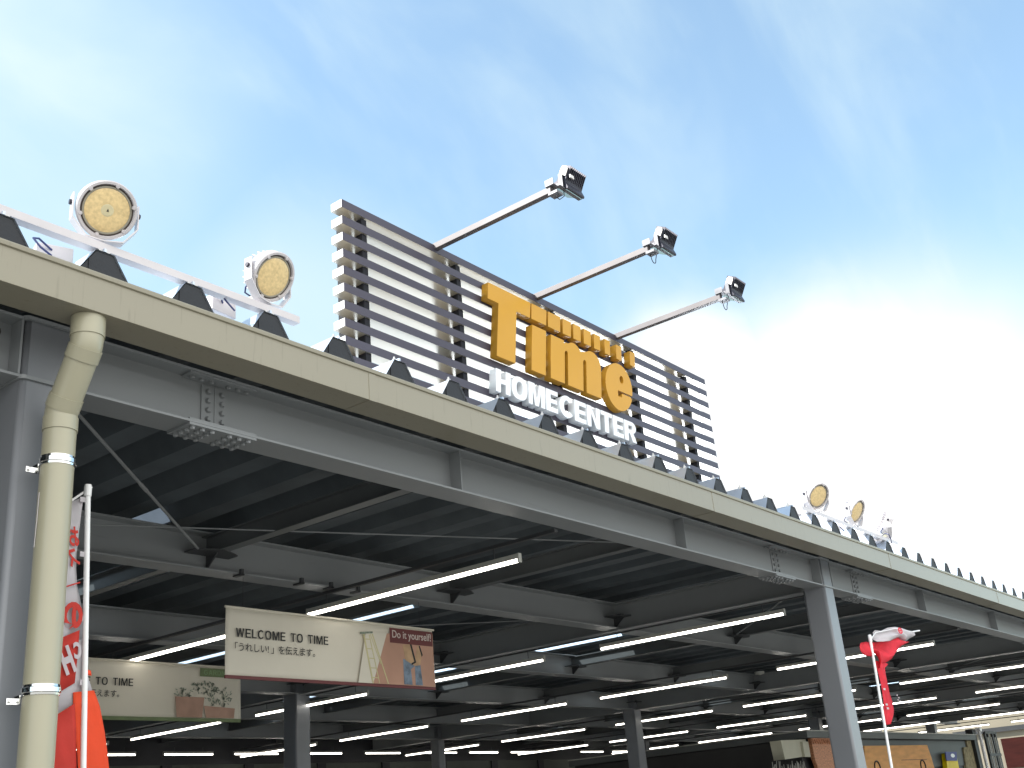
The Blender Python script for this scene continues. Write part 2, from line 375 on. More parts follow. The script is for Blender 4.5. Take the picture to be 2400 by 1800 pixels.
# roof deck: one folded sheet, its lining, end caps, skylight lengths, two added bright sheets
ZR, ZV = 4.285, 4.12
RID = []                                               # ridge start of every rib
n0 = int((X0 - .323) / .5) - 1; k = n0
while .323 + .5 * k + .21 < X1 - .1:
    if .323 + .5 * k - .11 > X0 + .05: RID.append(.323 + .5 * k)
    k += 1
def rib_section(r, dz=0.0, pin=0.0): return [(r - .108 + pin, ZV + dz), (r + pin, ZR + dz), (r + .097 - pin, ZR + dz), (r + .207 - pin, ZV + dz)]
SKX = [2.823, 7.323, 11.823, 16.323, 20.823, 25.323, 29.823]; SKY = [(4.75, 6.38), (7.98, 9.60), (11.2, 12.8)]
XTRA = {3.823: [(4.35, 5.45)], 2.823: [(3.2, 3.75), (4.75, 6.38)]}  # first span of each is an added sheet that makes a bright patch
def spans(r):
    for q_ in XTRA:
        if abs(r - q_) < .01: return XTRA[q_]
    return SKY
def is_sky(r): return any(abs(r - s) < .01 for s in SKX + [3.823])
def deck(dz, name, m, y0, y1):
    b = MB(); bm = b.bm
    def strip(pts, ya, yb):
        for p, q in zip(pts, pts[1:]): b.face(((p[0], ya, p[1]), (q[0], ya, q[1]), (q[0], yb, q[1]), (p[0], yb, p[1])))
    for i, r in enumerate(RID):
        sec_ = rib_section(r, dz)
        if is_sky(r):
            ya = y0
            for a, c in spans(r): strip(sec_, ya, a); ya = c
            strip(sec_, ya, y1)
        else: strip(sec_, y0, y1)
        nx = (RID[i + 1] - .108) if i + 1 < len(RID) else X1
        strip([(r + .207, ZV + dz), (nx, ZV + dz)], y0, y1)
    return b.build(name, m, can)
dk = deck(0, 'roof_deck', 'deck', -.004, YB + .1)
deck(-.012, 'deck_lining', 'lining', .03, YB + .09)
b = MB()
for r in RID:                                          # seam folded up along every ridge
    if not is_sky(r): b.box(r + .040, r + .052, -.006, YB, ZR + .0005, ZR + .018)
b.build('ridge_seam', 'deck', dk)
for s in SKX + [3.823]:
    for a, c in spans(s):
        b = MB(); p = rib_section(s, -.004, .002)
        for u, v in zip(p, p[1:]): b.face(((u[0], a, u[1]), (v[0], a, v[1]), (v[0], c, v[1]), (u[0], c, u[1])))
        b.build('skylight', 'bright_patch' if (a, c) in ((4.35, 5.45), (3.2, 3.75)) else 'poly', can)  # the dimmer pair are added bright patches, the others skylights
capm = boltm = None
vis = [r for r in RID if r > -1.5][:60]
for r in vis:
    if capm is None:
        b = MB(); p = rib_section(0, -.005, .004); b.prism(p, 'Y', .004, .012); b.box(-.032, -.026, -.001, .0035, ZV, ZR - .052)
        cap = b.build('rib_end_cap', 'cap', dk, loc=(r, 0, 0)); capm = cap
        b = MB(); b.tube([(.050, .045, ZR), (.050, .045, ZR + .045)], .006, 8); b.lathe([(0, .030), (.014, .030), (.014, .018), (.018, .016), (.018, 0)], 6, T(.050, .045, ZR + .0))
        bo = b.build('ridge_bolt', 'zinc', dk, loc=(r, 0, 0)); boltm = bo
        b = MB(); b.lathe([(0, .075), (.0045, .075), (.0045, .020), (.018, .020), (.020, 0)], 8, T(.050, .40, ZR)); pinm = b.build('ridge_pin', 'zinc', dk, loc=(r, 0, 0))
    else:
        for q in (capm, boltm, pinm): c = q.copy(); COL.objects.link(c); c.parent = dk; c.location = (r, 0, 0)

# gutter: folded sheet box with a rolled lip
b = MB()
YG = -.150
pr = [(YG, 3.884), (.050, 3.884), (.050, 4.060), (.040, 4.060), (.040, 3.894), (YG + .006, 3.894), (YG + .006, 4.060), (YG + .016, 4.062), (YG + .016, 4.074), (YG - .010, 4.074), (YG - .013, 4.066), (YG - .010, 4.050), (YG, 4.047)]
b.prism(pr, 'X', X0 - .1, X1 + .1); gut = b.build('gutter', 'gutter', can, bevel=.0015)
for x in [-2.02, 1.95, 5.91, 9.87, 13.83, 17.8, 21.8, 25.8, 29.8, 33.8]:
    b = MB(); b.prism([(YG - .0025, 3.8815), (.048, 3.8815), (.048, 3.8835), (YG - .0003, 3.8838), (YG - .0003, 4.046), (YG - .0025, 4.046)], 'X', x, x + .055)
    b.box(x - .002, x + .0, YG - .0012, YG - .0002, 3.884, 4.046); b.build('gutter_joint', 'gutter', gut)
for i in range(48):                                    # hanger straps inside the open top
    x = X0 + .5 + i; b = MB(); b.box(x, x + .03, YG + .016, .04, 4.050, 4.054); b.build('gutter_hanger', 'zinc', gut)

# drain pipe with offset bend, sleeves and stainless clamps
PY = .115
px = at(133, 1110, Y=PY).x
OX, OY = .272, -.062
b = MB(); R = .0705
ang = math.atan2(PY - OY - .075, .245); RB = .13
def bend(c, a0, a1, sg, n=9):                          # centreline of a moulded bend in the x = const plane
    return [(OX, c[0] + sg * RB * (1 - cos(a0 + (a1 - a0) * i / n)), c[1] - RB * sin(a0 + (a1 - a0) * i / n)) for i in range(n + 1)]
zb1 = 3.792
up = bend((OY, zb1), 0, ang, 1)
low = [(px, PY - RB * (1 - cos(ang * i / 9)), 3.452 + RB * sin(ang * i / 9)) for i in range(9, -1, -1)]
for i_, p_q in enumerate(low): low[i_] = (OX + (px - OX) * (i_ / 9), p_q[1], p_q[2])
path = [(OX, OY, 3.884)] + up + low + [(px, PY, 3.2), (px, PY, .03)]
b.tube(path, R, 48); dp = b.build('drain_pipe', 'pipe', can)
def sleeve(pts, name='pipe_sleeve', r=R + .0045):
    b = MB(); b.tube(pts, r, 48); b.build(name, 'pipe', dp)
sleeve([(OX, OY, 3.883), (OX, OY, 3.790)])
A, Bq = Vector(up[-1]), Vector(low[0]); dn = (Bq - A).normalized()
sleeve([A - dn * .004, A + dn * .055]); sleeve([Bq - dn * .055, Bq + dn * .004])
sleeve([(px, PY, 3.456), (px, PY, 3.392)])
for z in (at(122, 1068, Y=PY - .07).z, at(88, 1613, Y=PY - .07).z, .9):
    b = MB(); b.lathe([(R + .0005, -.022), (R + .003, -.021), (R + .004, -.012), (R + .0075, -.009), (R + .0075, .009), (R + .004, .012), (R + .003, .021), (R + .0005, .022)], 40, T(px, PY, z))
    b.box(px - .118, px - R + .006, PY + .045, PY + .049, z - .050, z - .026)
    b.box(px - .084, px - .079, PY + .01, PY + .05, z - .052, z - .018); b.lathe([(0, .010), (.007, .010), (.007, 0)], 8, T(px - .103, PY + .045, z - .038) @ Matrix.Rotation(RD(90), 4, 'X'))
    b.box(px - .02, px + .02, PY + R, .243, z - .02, z + .02)
    b.build('pipe_clamp', 'chrome', dp, smooth=True)
b = MB(); b.tube([(px - .0735, PY - .0, 3.10), (px - .0745, PY, 2.98), (px - .0755, PY + .004, 2.86)], .0014, 6); b.build('earth_wire', 'wpaint', dp)
b = MB(); b.tube([(-.02, .30, 3.83), (-.02, .20, 3.83)], .03, 12); b.build('conduit_stub', 'black', can)

# ---------------------------------------------------------------- roof sign
SL, SR, SY = 2.409, 7.425, .500
sign = thing('roof_sign', 'large dark slatted sign on the canopy roof with orange and white letters', 'sign', (0, 0, 0))
zt = [5.668 - .1279 * i for i in range(10)]
sm = None
for i, z in enumerate(zt):
    if sm is None:
        b = MB(); b.box(SL + .003, SR - .003, SY + .002, SY + .105, -.060, 0); sm = b.build('slat', 'slat', sign, loc=(0, 0, z)); o = sm
        ce = []
        b = MB(); b.box(SL + .0005, SR - .0005, SY - .001, SY + .0015, -.0605, .0005); ce.append(b.build('front_strip', 'slatfront', o))
        for xx in (SL, SR - .003): b = MB(); b.box(xx, xx + .003, SY + .001, SY + .104, -.0595, -.0005); ce.append(b.build('slat_end_cap', 'slatend', o))
    else:
        o = sm.copy(); COL.objects.link(o); o.parent = sign; o.location = (0, 0, z)
        for q in ce: c = q.copy(); COL.objects.link(c); c.parent = o
for x in (2.628, 3.618, 4.84, 6.06, 7.04):             # posts that the slats are threaded on
    b = MB(); zz = [4.29] + [v_ for z in zt[::-1] for v_ in (z - .0605, z + .0005)] + [5.60]
    b.box(x - .024, x + .024, SY + .012, SY + .085, 4.285, 5.60); b.build('post', 'post', sign)
for x in (2.628, 3.618, 4.84, 6.06, 7.04):  # hidden bars added to block sun, for soft dark bands under the slats
    xx = x - .065; b = MB(); b.box(xx - .042, xx + .042, SY + .108, SY + .175, 4.29, 5.62); b.build('shade_bar', 'post', sign)
b = MB()
for z in (5.55, 4.95, 4.42): b.box(SL + .15, SR - .15, SY + .176, SY + .21, z - .02, z + .02)
b.build('rear_rail', 'zinc', sign)
b = MB(); b.box(SL + .1, SR - .1, SY + .02, SY + .09, 4.300, 4.345); b.build('base_rail', 'black', sign)
# the letters
SH = .165
KL = 1.01519                                           # letters stand close before the slats
def KX_(x): return CP.x + (x - CP.x) * KL
def KZ_(z): return 1.6 + (z - 1.6) * KL
def sx(lp): return [(KX_(x + SH * (z - 4.86)), KZ_(z)) for x, z in lp]
FY, BY = .430, .4975
def letter(loops, name='orange_letter', m=('orange', 'orange_side')): return shape([sx(l) for l in loops], FY, BY, name, list(m), sign, .0025)
letter([[(3.69, 5.455), (4.208, 5.455), (4.208, 5.316), (4.037, 5.316), (4.037, 4.858), (3.818, 4.858), (3.818, 5.316), (3.69, 5.316)]])
for x0, x1 in ((4.231, 4.422), (4.451, 4.612), (4.652, 4.762), (4.802, 4.902), (4.952, 5.052), (5.105, 5.192), (5.267, 5.345), (5.447, 5.524), (5.667, 5.743)):
    letter([[(x0, 5.455), (x1, 5.455), (x1, 5.317), (x0, 5.317)]], 'orange_block')
letter([[(4.242, 5.262), (4.420, 5.262), (4.420, 4.860), (4.242, 4.860)]])
m_out = [(4.490, 4.860), (4.490, 5.252), (4.662, 5.252), (4.668, 5.215), (4.69, 5.24)] + arc(4.800, 5.150, .115, .118, 130, 50, 8) + [(4.905, 5.215)] + arc(5.065, 5.135, .132, .132, 125, 0, 12) + \
    [(5.197, 4.860), (4.985, 4.860), (4.985, 5.120)] + arc(4.960, 5.130, .025, .028, 0, 180, 8)[1:] + [(4.935, 4.860), (4.725, 4.860), (4.725, 5.130)] + arc(4.700, 5.140, .025, .028, 0, 180, 8)[1:] + [(4.675, 4.860)]
letter([m_out])
e_out = arc(5.475, 5.045, .207, .224, -9, 341, 56) + [(5.650, 4.988), (5.520, 4.988), (5.515, 4.950), (5.455, 4.950), (5.450, 5.010)]
letter([e_out, arc(5.515, 5.125, .033, .040, 0, 360, 20)[:-1]])
# plain bold capitals drawn as outlines: (width, loops)
def rect(a, c, d_, e_): return [(a, c), (d_, c), (d_, e_), (a, e_)]
def ell(cx, cz, rx, rz, p=2.5, n=36):
    o = []
    for i in range(n):
        a = 2 * pi * i / n; ca, sa = cos(a), sin(a); o.append((cx + rx * math.copysign(abs(ca) ** (2 / p), ca), cz + rz * math.copysign(abs(sa) ** (2 / p), sa)))
    return o
def carc(cx, cz, rx, rz, a0, a1, n=20): return [(cx + rx * cos(RD(a0 + (a1 - a0) * i / n)), cz + rz * sin(RD(a0 + (a1 - a0) * i / n))) for i in range(n + 1)]
def caps(k):
    q = k
    return {'H': (.72, [[(0, 0), (q, 0), (q, .5 - q * .42), (.72 - q, .5 - q * .42), (.72 - q, 0), (.72, 0), (.72, 1), (.72 - q, 1), (.72 - q, .5 + q * .42), (q, .5 + q * .42), (q, 1), (0, 1)]]),
     'E': (.64, [[(0, 0), (.64, 0), (.64, q * .85), (q, q * .85), (q, .5 - q * .40), (.59, .5 - q * .40), (.59, .5 + q * .40), (q, .5 + q * .40), (q, 1 - q * .85), (.63, 1 - q * .85), (.63, 1), (0, 1)]]),
     'L': (.58, [[(0, 0), (.58, 0), (.58, q * .85), (q, q * .85), (q, 1), (0, 1)]]),
     'I': (q, [rect(0, 0, q, 1)]),
     'T': (.66, [[(.33 - q / 2, 0), (.33 + q / 2, 0), (.33 + q / 2, 1 - q * .85), (.66, 1 - q * .85), (.66, 1), (0, 1), (0, 1 - q * .85), (.33 - q / 2, 1 - q * .85)]]),
     'N': (.74, [[(0, 0), (q * .95, 0), (q * .95, .66), (.74 - q, 0), (.74, 0), (.74, 1), (.74 - q * .95, 1), (.74 - q * .95, .34), (q, 1), (0, 1)]]),
     'M': (.88, [[(0, 0), (q * .9, 0), (q * .9, .74), (.44 - q * .42, 0), (.44 + q * .42, 0), (.88 - q * .9, .74), (.88 - q * .9, 0), (.88, 0), (.88, 1), (.88 - q * 1.3, 1), (.44, .30), (q * 1.3, 1), (0, 1)]]),
     'W': (1.02, [[(.20, 0), (.34, 0), (.51, .66), (.68, 0), (.82, 0), (1.02, 1), (1.02 - q, 1), (.75, .34), (.51 + q * .45, 1), (.51 - q * .45, 1), (.27, .34), (q, 1), (0, 1)]]),
     'O': (.80, [ell(.40, .5, .40, .515), ell(.40, .5, .40 - q, .515 - q * .9)]),
     'D': (.74, [[(0, 0), (.35, 0)] + carc(.35, .5, .39, .5, -90, 90, 16) + [(0, 1)], [(q, q * .85), (q, 1 - q * .85), (.33, 1 - q * .85)] + carc(.33, .5, .39 - q + .02, .5 - q * .85, 90, -90, 14) + [(.33, q * .85)]]),
     'C': (.76, [carc(.40, .5, .40, .515, 38, 322, 28) + carc(.40, .5, .40 - q, .515 - q * .9, 318, 42, 24)]),
     'G': (.80, [carc(.40, .5, .40, .515, 38, 330, 28) + [(.78, .52), (.44, .52), (.44, .52 - q * .8), (.78 - q, .52 - q * .8), (.78 - q, .27)] + carc(.40, .5, .40 - q, .515 - q * .9, 312, 42, 22)]),
     'A': (.80, [[(0, 0), (q, 0), (.20 + q * .3, .24), (.60 - q * .3, .24), (.80 - q, 0), (.80, 0), (.40 + q * .55, 1), (.40 - q * .55, 1)], [(.31, .40), (.40, .76), (.49, .40)]]),
     'R': (.74, [[(0, 0), (q, 0), (q, .40), (.32, .40), (.74 - q * 1.05, 0), (.74, 0), (.54, .44)] + carc(.46, .715, .26, .285, -70, 90, 14) + [(0, 1)], [(q, .58), (q, 1 - q * .85), (.42, 1 - q * .85)] + carc(.42, .71, .09, .13, 90, -90, 8) + [(.42, .58)]])}
def word(w, x, z, h, wid, k=.23, gap=.11, sp=.42):
    """letters of a word scaled into a box; returns a list of loop lists in (x, z)"""
    C_ = caps(k); tot = sum(C_[c][0] if c != ' ' else sp for c in w) + gap * (len(w) - 1); f = wid / tot; out = []; u = 0
    for c in w:
        if c == ' ': u += sp + gap; continue
        out.append([[(x + (u + a) * f, z + b_ * h) for a, b_ in lp] for lp in C_[c][1]]); u += C_[c][0] + gap
    return out
for lps in word('HOME', 3.772, 4.566, .184, .765, .235, .07) + word('CENTER', 4.560, 4.566, .184, 1.120, .235, .07):
    shape([[(KX_(x + .13 * (z - 4.566)), KZ_(z)) for x, z in lp] for lp in lps], FY, BY, 'white_letter', 'white', sign, .0012)
b = MB()
for x in (3.9, 4.3, 4.7, 5.1, 5.5): b.box(x, x + .012, BY - .004, SY + .03, 4.66, 4.68)
b.build('letter_standoff', 'zinc', sign)

# spotlights on arms reaching out over the sign
def spot(x, n, tipy, lab):
    t = thing('sign_spotlight', lab, 'spotlight', (x, 0, 5.66), 0, 'spotlights on arms above the roof sign')
    b = MB(); b.box(-.024, .024, tipy, SY + .30, -.024, .024); b.build('arm', 'zinc_pink', t, bevel=.002)
    b = MB(); b.box(-.034, .040, tipy - .035, tipy + .035, .025, .032); b.box(-.034, -.029, tipy - .035, tipy + .035, .032, .075); b.box(.034, .040, tipy - .035, tipy + .035, .032, .060)
    b.box(-.028, .045, tipy - .055, tipy + .02, -.045, -.025); b.build('bracket', 'zinc_grey', t)
    b = MB()
    cz, cy = .095, tipy - .055                          # lamp head: finned half-round back, flared mouth aimed down at the sign
    rot = T(.150, cy, cz) @ Matrix.Rotation(RD(28), 4, 'X')
    prof = [(-.036, .055)] + [(-.036 + .0 + .036 * (1 - cos(RD(a))), .055 + .036 * sin(RD(a))) for a in (20, 50, 90, 130, 160)] + [(.036, .055), (.040, -.02), (.080, -.055), (.080, -.070), (-.080, -.070), (-.080, -.055), (-.040, -.02)]
    b.prism(prof, 'X', -.10, .10, rot); hd = b.build('lamp_head', 'lampbody', t, bevel=.003)
    b = MB()
    for i in range(10): b.box(-.092 + i * .020, -.088 + i * .020, -.043, .043, .0, .099, rot)
    b.build('cooling_fins', 'lampbody', hd)
    b = MB(); b.prism([(-.030, .02), (-.030, .07), (-.018, .088), (.018, .088), (.030, .07), (.030, .02)], 'X', -.108, -.101, rot); b.build('end_plate', 'slatend', hd)
    b = MB(); b.box(-.092, .092, -.070, .070, -.073, -.0705, rot); b.build('glass', 'gloss_black', hd)
    b = MB(); b.prism([(-.052, -.075), (.225, -.075), (.225, .02), (.219, .02), (.219, -.069), (-.046, -.069), (-.046, .07), (-.052, .07)], 'Y', cy - .014, cy + .014, T(0, 0, cz)) if False else b.box(.030, .036, cy - .016, cy + .016, cz - .08, cz + .03).box(.254, .260, cy - .016, cy + .016, cz - .08, cz + .03).box(-.01, .260, cy - .016, cy + .016, cz - .086, cz - .080); b.build('yoke', 'zinc_grey', t)
    b = MB(); b.box(.06, .105, cy - .066, cy - .058, cz - .015, cz + .010); b.build('hinge', 'slatend', t)
    b = MB(); pts = [(.02, tipy + .01, -.026)] + [(.03 + .035 * cos(RD(a)), tipy - .01, -.07 - .045 * sin(RD(a))) for a in range(180, -30, -30)] + [(.06, cy, .06)]
    if n == 1: pts = [(.02, tipy + .01, -.026), (.05, tipy - .02, -.06), (.08, tipy - .04, -.03), (.06, cy, .06)]
    b.tube(pts, .0035, 6); b.build('cable', 'cable', t)
spot(3.368, 1, -.585, 'leftmost of the three spotlights on long square arms above the dark slatted sign')
spot(4.605, 2, -.600, 'middle one of the three spotlights on long square arms above the slatted sign')
spot(5.805, 3, -.575, 'rightmost of the three spotlights on long arms, over the sign, with a looped cable')

# ---------------------------------------------------------------- round floodlights on rails
def rail(x0, x1, lab):
    t = thing('mounting_rail', lab, 'rail', (0, 0, 0), 0, 'rails bolted along the roof ribs')
    b = MB(); b.prism([(.010, 4.2995), (.062, 4.2995), (.062, 4.305), (.0145, 4.305), (.0145, 4.340), (.010, 4.340)], 'X', x0, x1); b.build('channel', 'wpaint', t)
    for r in RID:
        if x0 < r + .05 < x1:
            b = MB(); b.box(r + .02, r + .08, .008, .066, 4.287, 4.299); b.lathe([(0, .03), (.006, .03), (.006, .012), (.012, .012), (.012, 0)], 6, T(r + .05, .045, 4.305)); b.build('clamp', 'zinc', t)
rail(-2.6, 1.587, 'white angle rail on the roof ribs carrying the two large round floodlights at left')
rail(8.15, 10.75, 'white angle rail on the far roof ribs carrying the three small distant floodlights')
flood0 = None
def build_flood(loc, rz, lab):
    t = thing('floodlight', lab, 'floodlight', loc, rz, 'round floodlights along the front of the roof')
    hz = .200; tilt = RD(33)
    R_ = T(0, 0, hz) @ Matrix.Rotation(RD(90) + tilt, 4, 'X') @ T(0, 0, .035)      # local +z looks forward (-Y) and down
    b = MB(); b.lathe([(0, -.105), (.070, -.105), (.075, -.100), (.080, -.070), (.115, -.066), (.132, -.055), (.140, -.035), (.143, .016), (.138, .022), (.127, .022), (.124, .012), (.122, .004)], 56, R_)
    hd = b.build('housing', 'wpaint', t, smooth=True)
    b = MB(); b.lathe([(.1235, .004), (.1235, .010), (.116, .0105), (.114, .006)], 56, R_); b.build('seal_ring', 'darkgap', hd)
    b = MB(); b.lathe([(.1155, .004), (.1155, .012), (.108, .0135), (.106, .011)], 56, R_); b.build('lens_rim', 'lensrim', hd, smooth=True)
    b = MB(); b.lathe([(.107, .010), (.098, .014), (.06, .018), (.03, .0195), (0, .020)], 48, R_); ln = b.build('lens', 'lens', hd, smooth=True)
    b = MB(); b.lathe([(.030, .0197), (.026, .0206), (0, .0206)], 24, R_); b.build('lens_centre', 'lenscentre', ln)
    b = MB(); b.prism([(-.004, -.006), (.007, -.005), (.001, .009)], 'Z', .0208, .0225, R_); b.build('valve', 'cable', ln)
    for k in range(6):
        b = MB(); a = RD(60 * k + 18); b.lathe([(0, .026), (.008, .026), (.010, .022), (.010, .008)], 10, R_ @ T(.125 * cos(a), .125 * sin(a), 0)); b.build('lens_clip', 'wpaint', hd)
    b = MB()
    for k in range(22):
        a = RD(360 / 22 * k); b.box(.06, .125, -.0025, .0025, -.100, -.062, R_ @ Matrix.Rotation(a, 4, 'Z'))
    b.build('cooling_fins', 'wpaint', hd)
    b = MB()                                           # U-shaped yoke, bent in towards its foot
    for s in (-1, 1):
        pp = [(s * .150, hz + .045), (s * .150, hz - .085), (s * .085, .030), (s * .0, .018)]
        qq = [(s * .156, hz + .045), (s * .156, hz - .088), (s * .088, .024), (s * .0, .012)]
        b.prism(pp + qq[::-1], 'Y', -.026, .026)
    b.build('yoke', 'wpaint', t)
    for s in (-1, 1):
        b = MB(); b.lathe([(0, .012), (.012, .012), (.014, .006), (.014, 0)], 12, T(s * .156, 0, hz) @ Matrix.Rotation(s * RD(90), 4, 'Y')); b.build('yoke_knob', 'lampbody', t)
    b = MB(); b.box(-.075, .0, .030, .075, .018, .062); b.build('junction_box', 'beigebox', t, bevel=.003)
    b = MB(); b.box(-.27, -.10, .14, .26, -.06, .03); b.build('driver_box', 'wpaint', t, bevel=.004)
    b = MB(); b.tube([(-.07, .05, hz - .03), (-.10, .07, hz - .09), (-.085, .09, .09), (-.04, .06, .055)], .005, 8)
    b.tube([(-.20, .14, -.0), (-.27, .09, .02), (-.30, .06, .0), (-.27, .04, -.05), (-.22, .03, -.09)], .005, 8); b.build('cable', 'bluecable', t)
    return t
fl = [((.375, .030, 4.335), -17.4, 'largest round yellow-lensed floodlight, leftmost on the roof above the drain pipe'),
      ((1.380, .030, 4.335), 7, 'second large round yellow-lensed floodlight from the left, near the rail end'),
      ((8.575, .030, 4.335), -21, 'small distant round floodlight, nearest one to the right of the sign'),
      ((9.575, .030, 4.335), -4, 'small distant round floodlight, middle one right of the sign, seen as narrow oval'),
      ((10.52, .030, 4.335), 32, 'small distant floodlight farthest right, turned edge-on and showing no lens')]
for i, (l, a, lab) in enumerate(fl):
    if i == 0: flood0 = build_flood(l, RD(a), lab)
    else: dup(flood0, l, RD(a), lab)
# one loose clip lying on the gutter edge
b = MB(); b.box(.0, .03, -.05, -.02, 4.10, 4.112); b.box(.01, .016, -.045, -.03, 4.112, 4.135); b.box(.024, .03, -.045, -.03, 4.112, 4.128)
o = b.build('rail_end_clip', 'cable', can); o.location = (.165, .0, -.002)

# ---------------------------------------------------------------- tube lights
LX = [4.48, 9.08, 13.80, 18.90, 23.40, 28.10, 32.75, 37.6]; LY = [.81, 4.05, 7.13, 10.33, 13.40]; LZ = 3.50; LL = 2.40
nth = ['first', 'second', 'third', 'fourth', 'fifth', 'sixth', 'seventh', 'eighth']
G = 'lit white tube lights under the canopy'
def make_light(lab, L):
    t = thing('tube_light', lab, 'tube light', (0, 0, 0), 0, G)
    b = MB(); b.box(-.019, .019, 0, L, .005, .045); b.build('housing', 'fix', t, bevel=.003)
    for a, c in ((.012, L / 2 - .002), (L / 2 + .002, L - .012)):
        b = MB(); b.tube([(0, a, -.008), (0, c, -.008)], .0142, 12); b.build('tube', 'tube', t)
    for a in (0, L - .012):
        b = MB(); b.box(-.020, .020, a - .001, a + .013, -.024, .047); b.build('end_cap', 'fix', t)
    b = MB()
    for a in (.25, L - .25): b.box(-.003, .003, a - .003, a + .003, .045, .13)
    b.build('hanger', 'steel_dark', t)
    return t
proto = make_light('', LL)
first = True
for i, x in enumerate(LX):
    for j, y in enumerate(LY):
        if (i == 0 and j > 2) or (i >= 6 and j < 1): continue
        lab = f'lit tube light, {nth[j]} back from the gutter in the {nth[i]} file from left'
        o = proto if first else dup(proto)
        first = False
        o.location = (x, y, LZ); o['label'] = lab
    b = MB(); b.box(x - .02, x + .02, .45, YB - .6, LZ + .13, LZ + .155); b.build('light_channel', 'steel_dark', can)
sproto = make_light('', 1.18); k = 0
for x in (9.65, 11.45, 13.15, 15.0, 16.9, 18.95, 20.6, 22.3, 25.55, 27.2, 28.95):
    o = sproto if k == 0 else dup(sproto)
    o.location = (x + 1.18, 15.2, LZ); o.rotation_euler = (0, 0, RD(90))
    o['label'] = f'short lit tube light along the back wall, {(nth + ["ninth", "tenth", "eleventh"])[k]} from left'; o['group'] = 'short tube lights along the back wall'; k += 1

# small ceiling devices
def detector(p, r, lab):
    t = thing('ceiling_detector', lab, 'detector', p, 0, 'small round detectors under the roof')
    b = MB(); b.lathe([(0, .03), (r, .03), (r * 1.05, .012), (r * .95, -.012), (r * .6, -.02), (0, -.02)], 20); b.build('base', 'fix', t, smooth=True)
    b = MB(); b.lathe([(0, -.030), (r * .35, -.030), (r * .4, -.0205)], 14); b.build('sensor', 'fix', t)
    b = MB(); b.tube([(0, 0, .03), (0, 0, .06)], .006, 6); b.box(-.05, .05, -.012, .012, .06, .072); b.build('stem', 'steel_dark', t)
detector((3.70, 2.28, 4.05), .043, 'round grey ceiling detector in the nearest roof bay, above the welcome banner')
detector((3.55, 5.03, 4.00), .05, 'pale ceiling detector at left, beside the top part of the left flag')
detector((12.25, 4.61, 3.90), .07, 'small ceiling detector just below the second skylight, middle of the canopy')
detector((17.38, 5.24, 3.90), .09, 'small ceiling detector left of the front column, in the far bays')
detector((23.6, 6.5, 3.85), .09, 'tiny ceiling detector right of the red flag, in the far bays')
# insulators and clips on the second beam, where banner wires hang
for p in ((565, 1337), (706, 1360), (775, 1370), (838, 1376)):
    b = MB(); q = at(*p, Y=2.82); b.box(q.x - .012, q.x + .012, 2.80, 2.83, 3.645, 3.70); b.box(q.x - .02, q.x + .02, 2.80, 2.90, 3.648, 3.661); b.build('beam_clip', 'steel_dark', can)

# ---------------------------------------------------------------- banners
def banner(Y, tl, tr, bl, w_sag, name, lab, extra):
    P0, P1, P2 = at(*tl, Y=Y), at(*tr, Y=Y), at(*bl, Y=Y)
    x0, x1, z1, z0 = P0.x, P1.x, P0.z, P2.z
    t = thing(name, lab, 'banner', (x0, Y, z0)); Wd, H = x1 - x0, z1 - z0
    b = MB(); nx, nz = 48, 8; vs = []
    def off(u, vv): return .004 * sin(11 * u + 3 * vv) + .007 * sin(3.1 * u) + .002 * sin(31 * u - 4 * vv) * (1 - vv)
    for j in range(nz + 1):
        vs.append([b.bm.verts.new((Wd * i / nx, off(i / nx, j / nz), H * j / nz)) for i in range(nx + 1)])
    for j in range(nz):
        for i in range(nx): b.bm.faces.new((vs[j][i], vs[j][i + 1], vs[j + 1][i + 1], vs[j + 1][i])).smooth = True
    o = b.build('banner_sheet', 'banner', t); o.modifiers.new('thick', 'SOLIDIFY').thickness = .002
    b = MB(); b.tube([(-.008, 0, H), (Wd + .02, 0, H)], .010, 10); b.build('top_rod', 'banner', t)
    extra(t, Wd, H)
    b = MB()
    for u in (.07, .93): b.tube([(Wd * u, 0, H), (Wd * u, 0, 3.648 - z0)], .0015, 5)
    b.build('hanging_wire', 'cable', t)
    return t
def flat(pts, y, name, m, t, th=.0015): return shape([pts], y, y + th, name, m, t)
def txt(body, x, z, h, w, y, m, t, name='lettering', off=.0):
    cu = bpy.data.curves.new('t', 'FONT'); cu.body = body; cu.size = 1; cu.offset = off; cu.extrude = .1; cu.resolution_u = 4
    o = curve_mesh(cu, name, m, t, Matrix()); X = [q.co.x for q in o.data.vertices]; Yv = [q.co.y for q in o.data.vertices]
    a0, a1, c0, c1 = min(X), max(X), min(Yv), max(Yv)
    for q in o.data.vertices: q.co = Vector((x + (q.co.x - a0) / (a1 - a0) * w, y if q.co.z > 0 else y + .0012, z + (q.co.y - c0) / (c1 - c0) * h))
    return o
FRY = -.0155
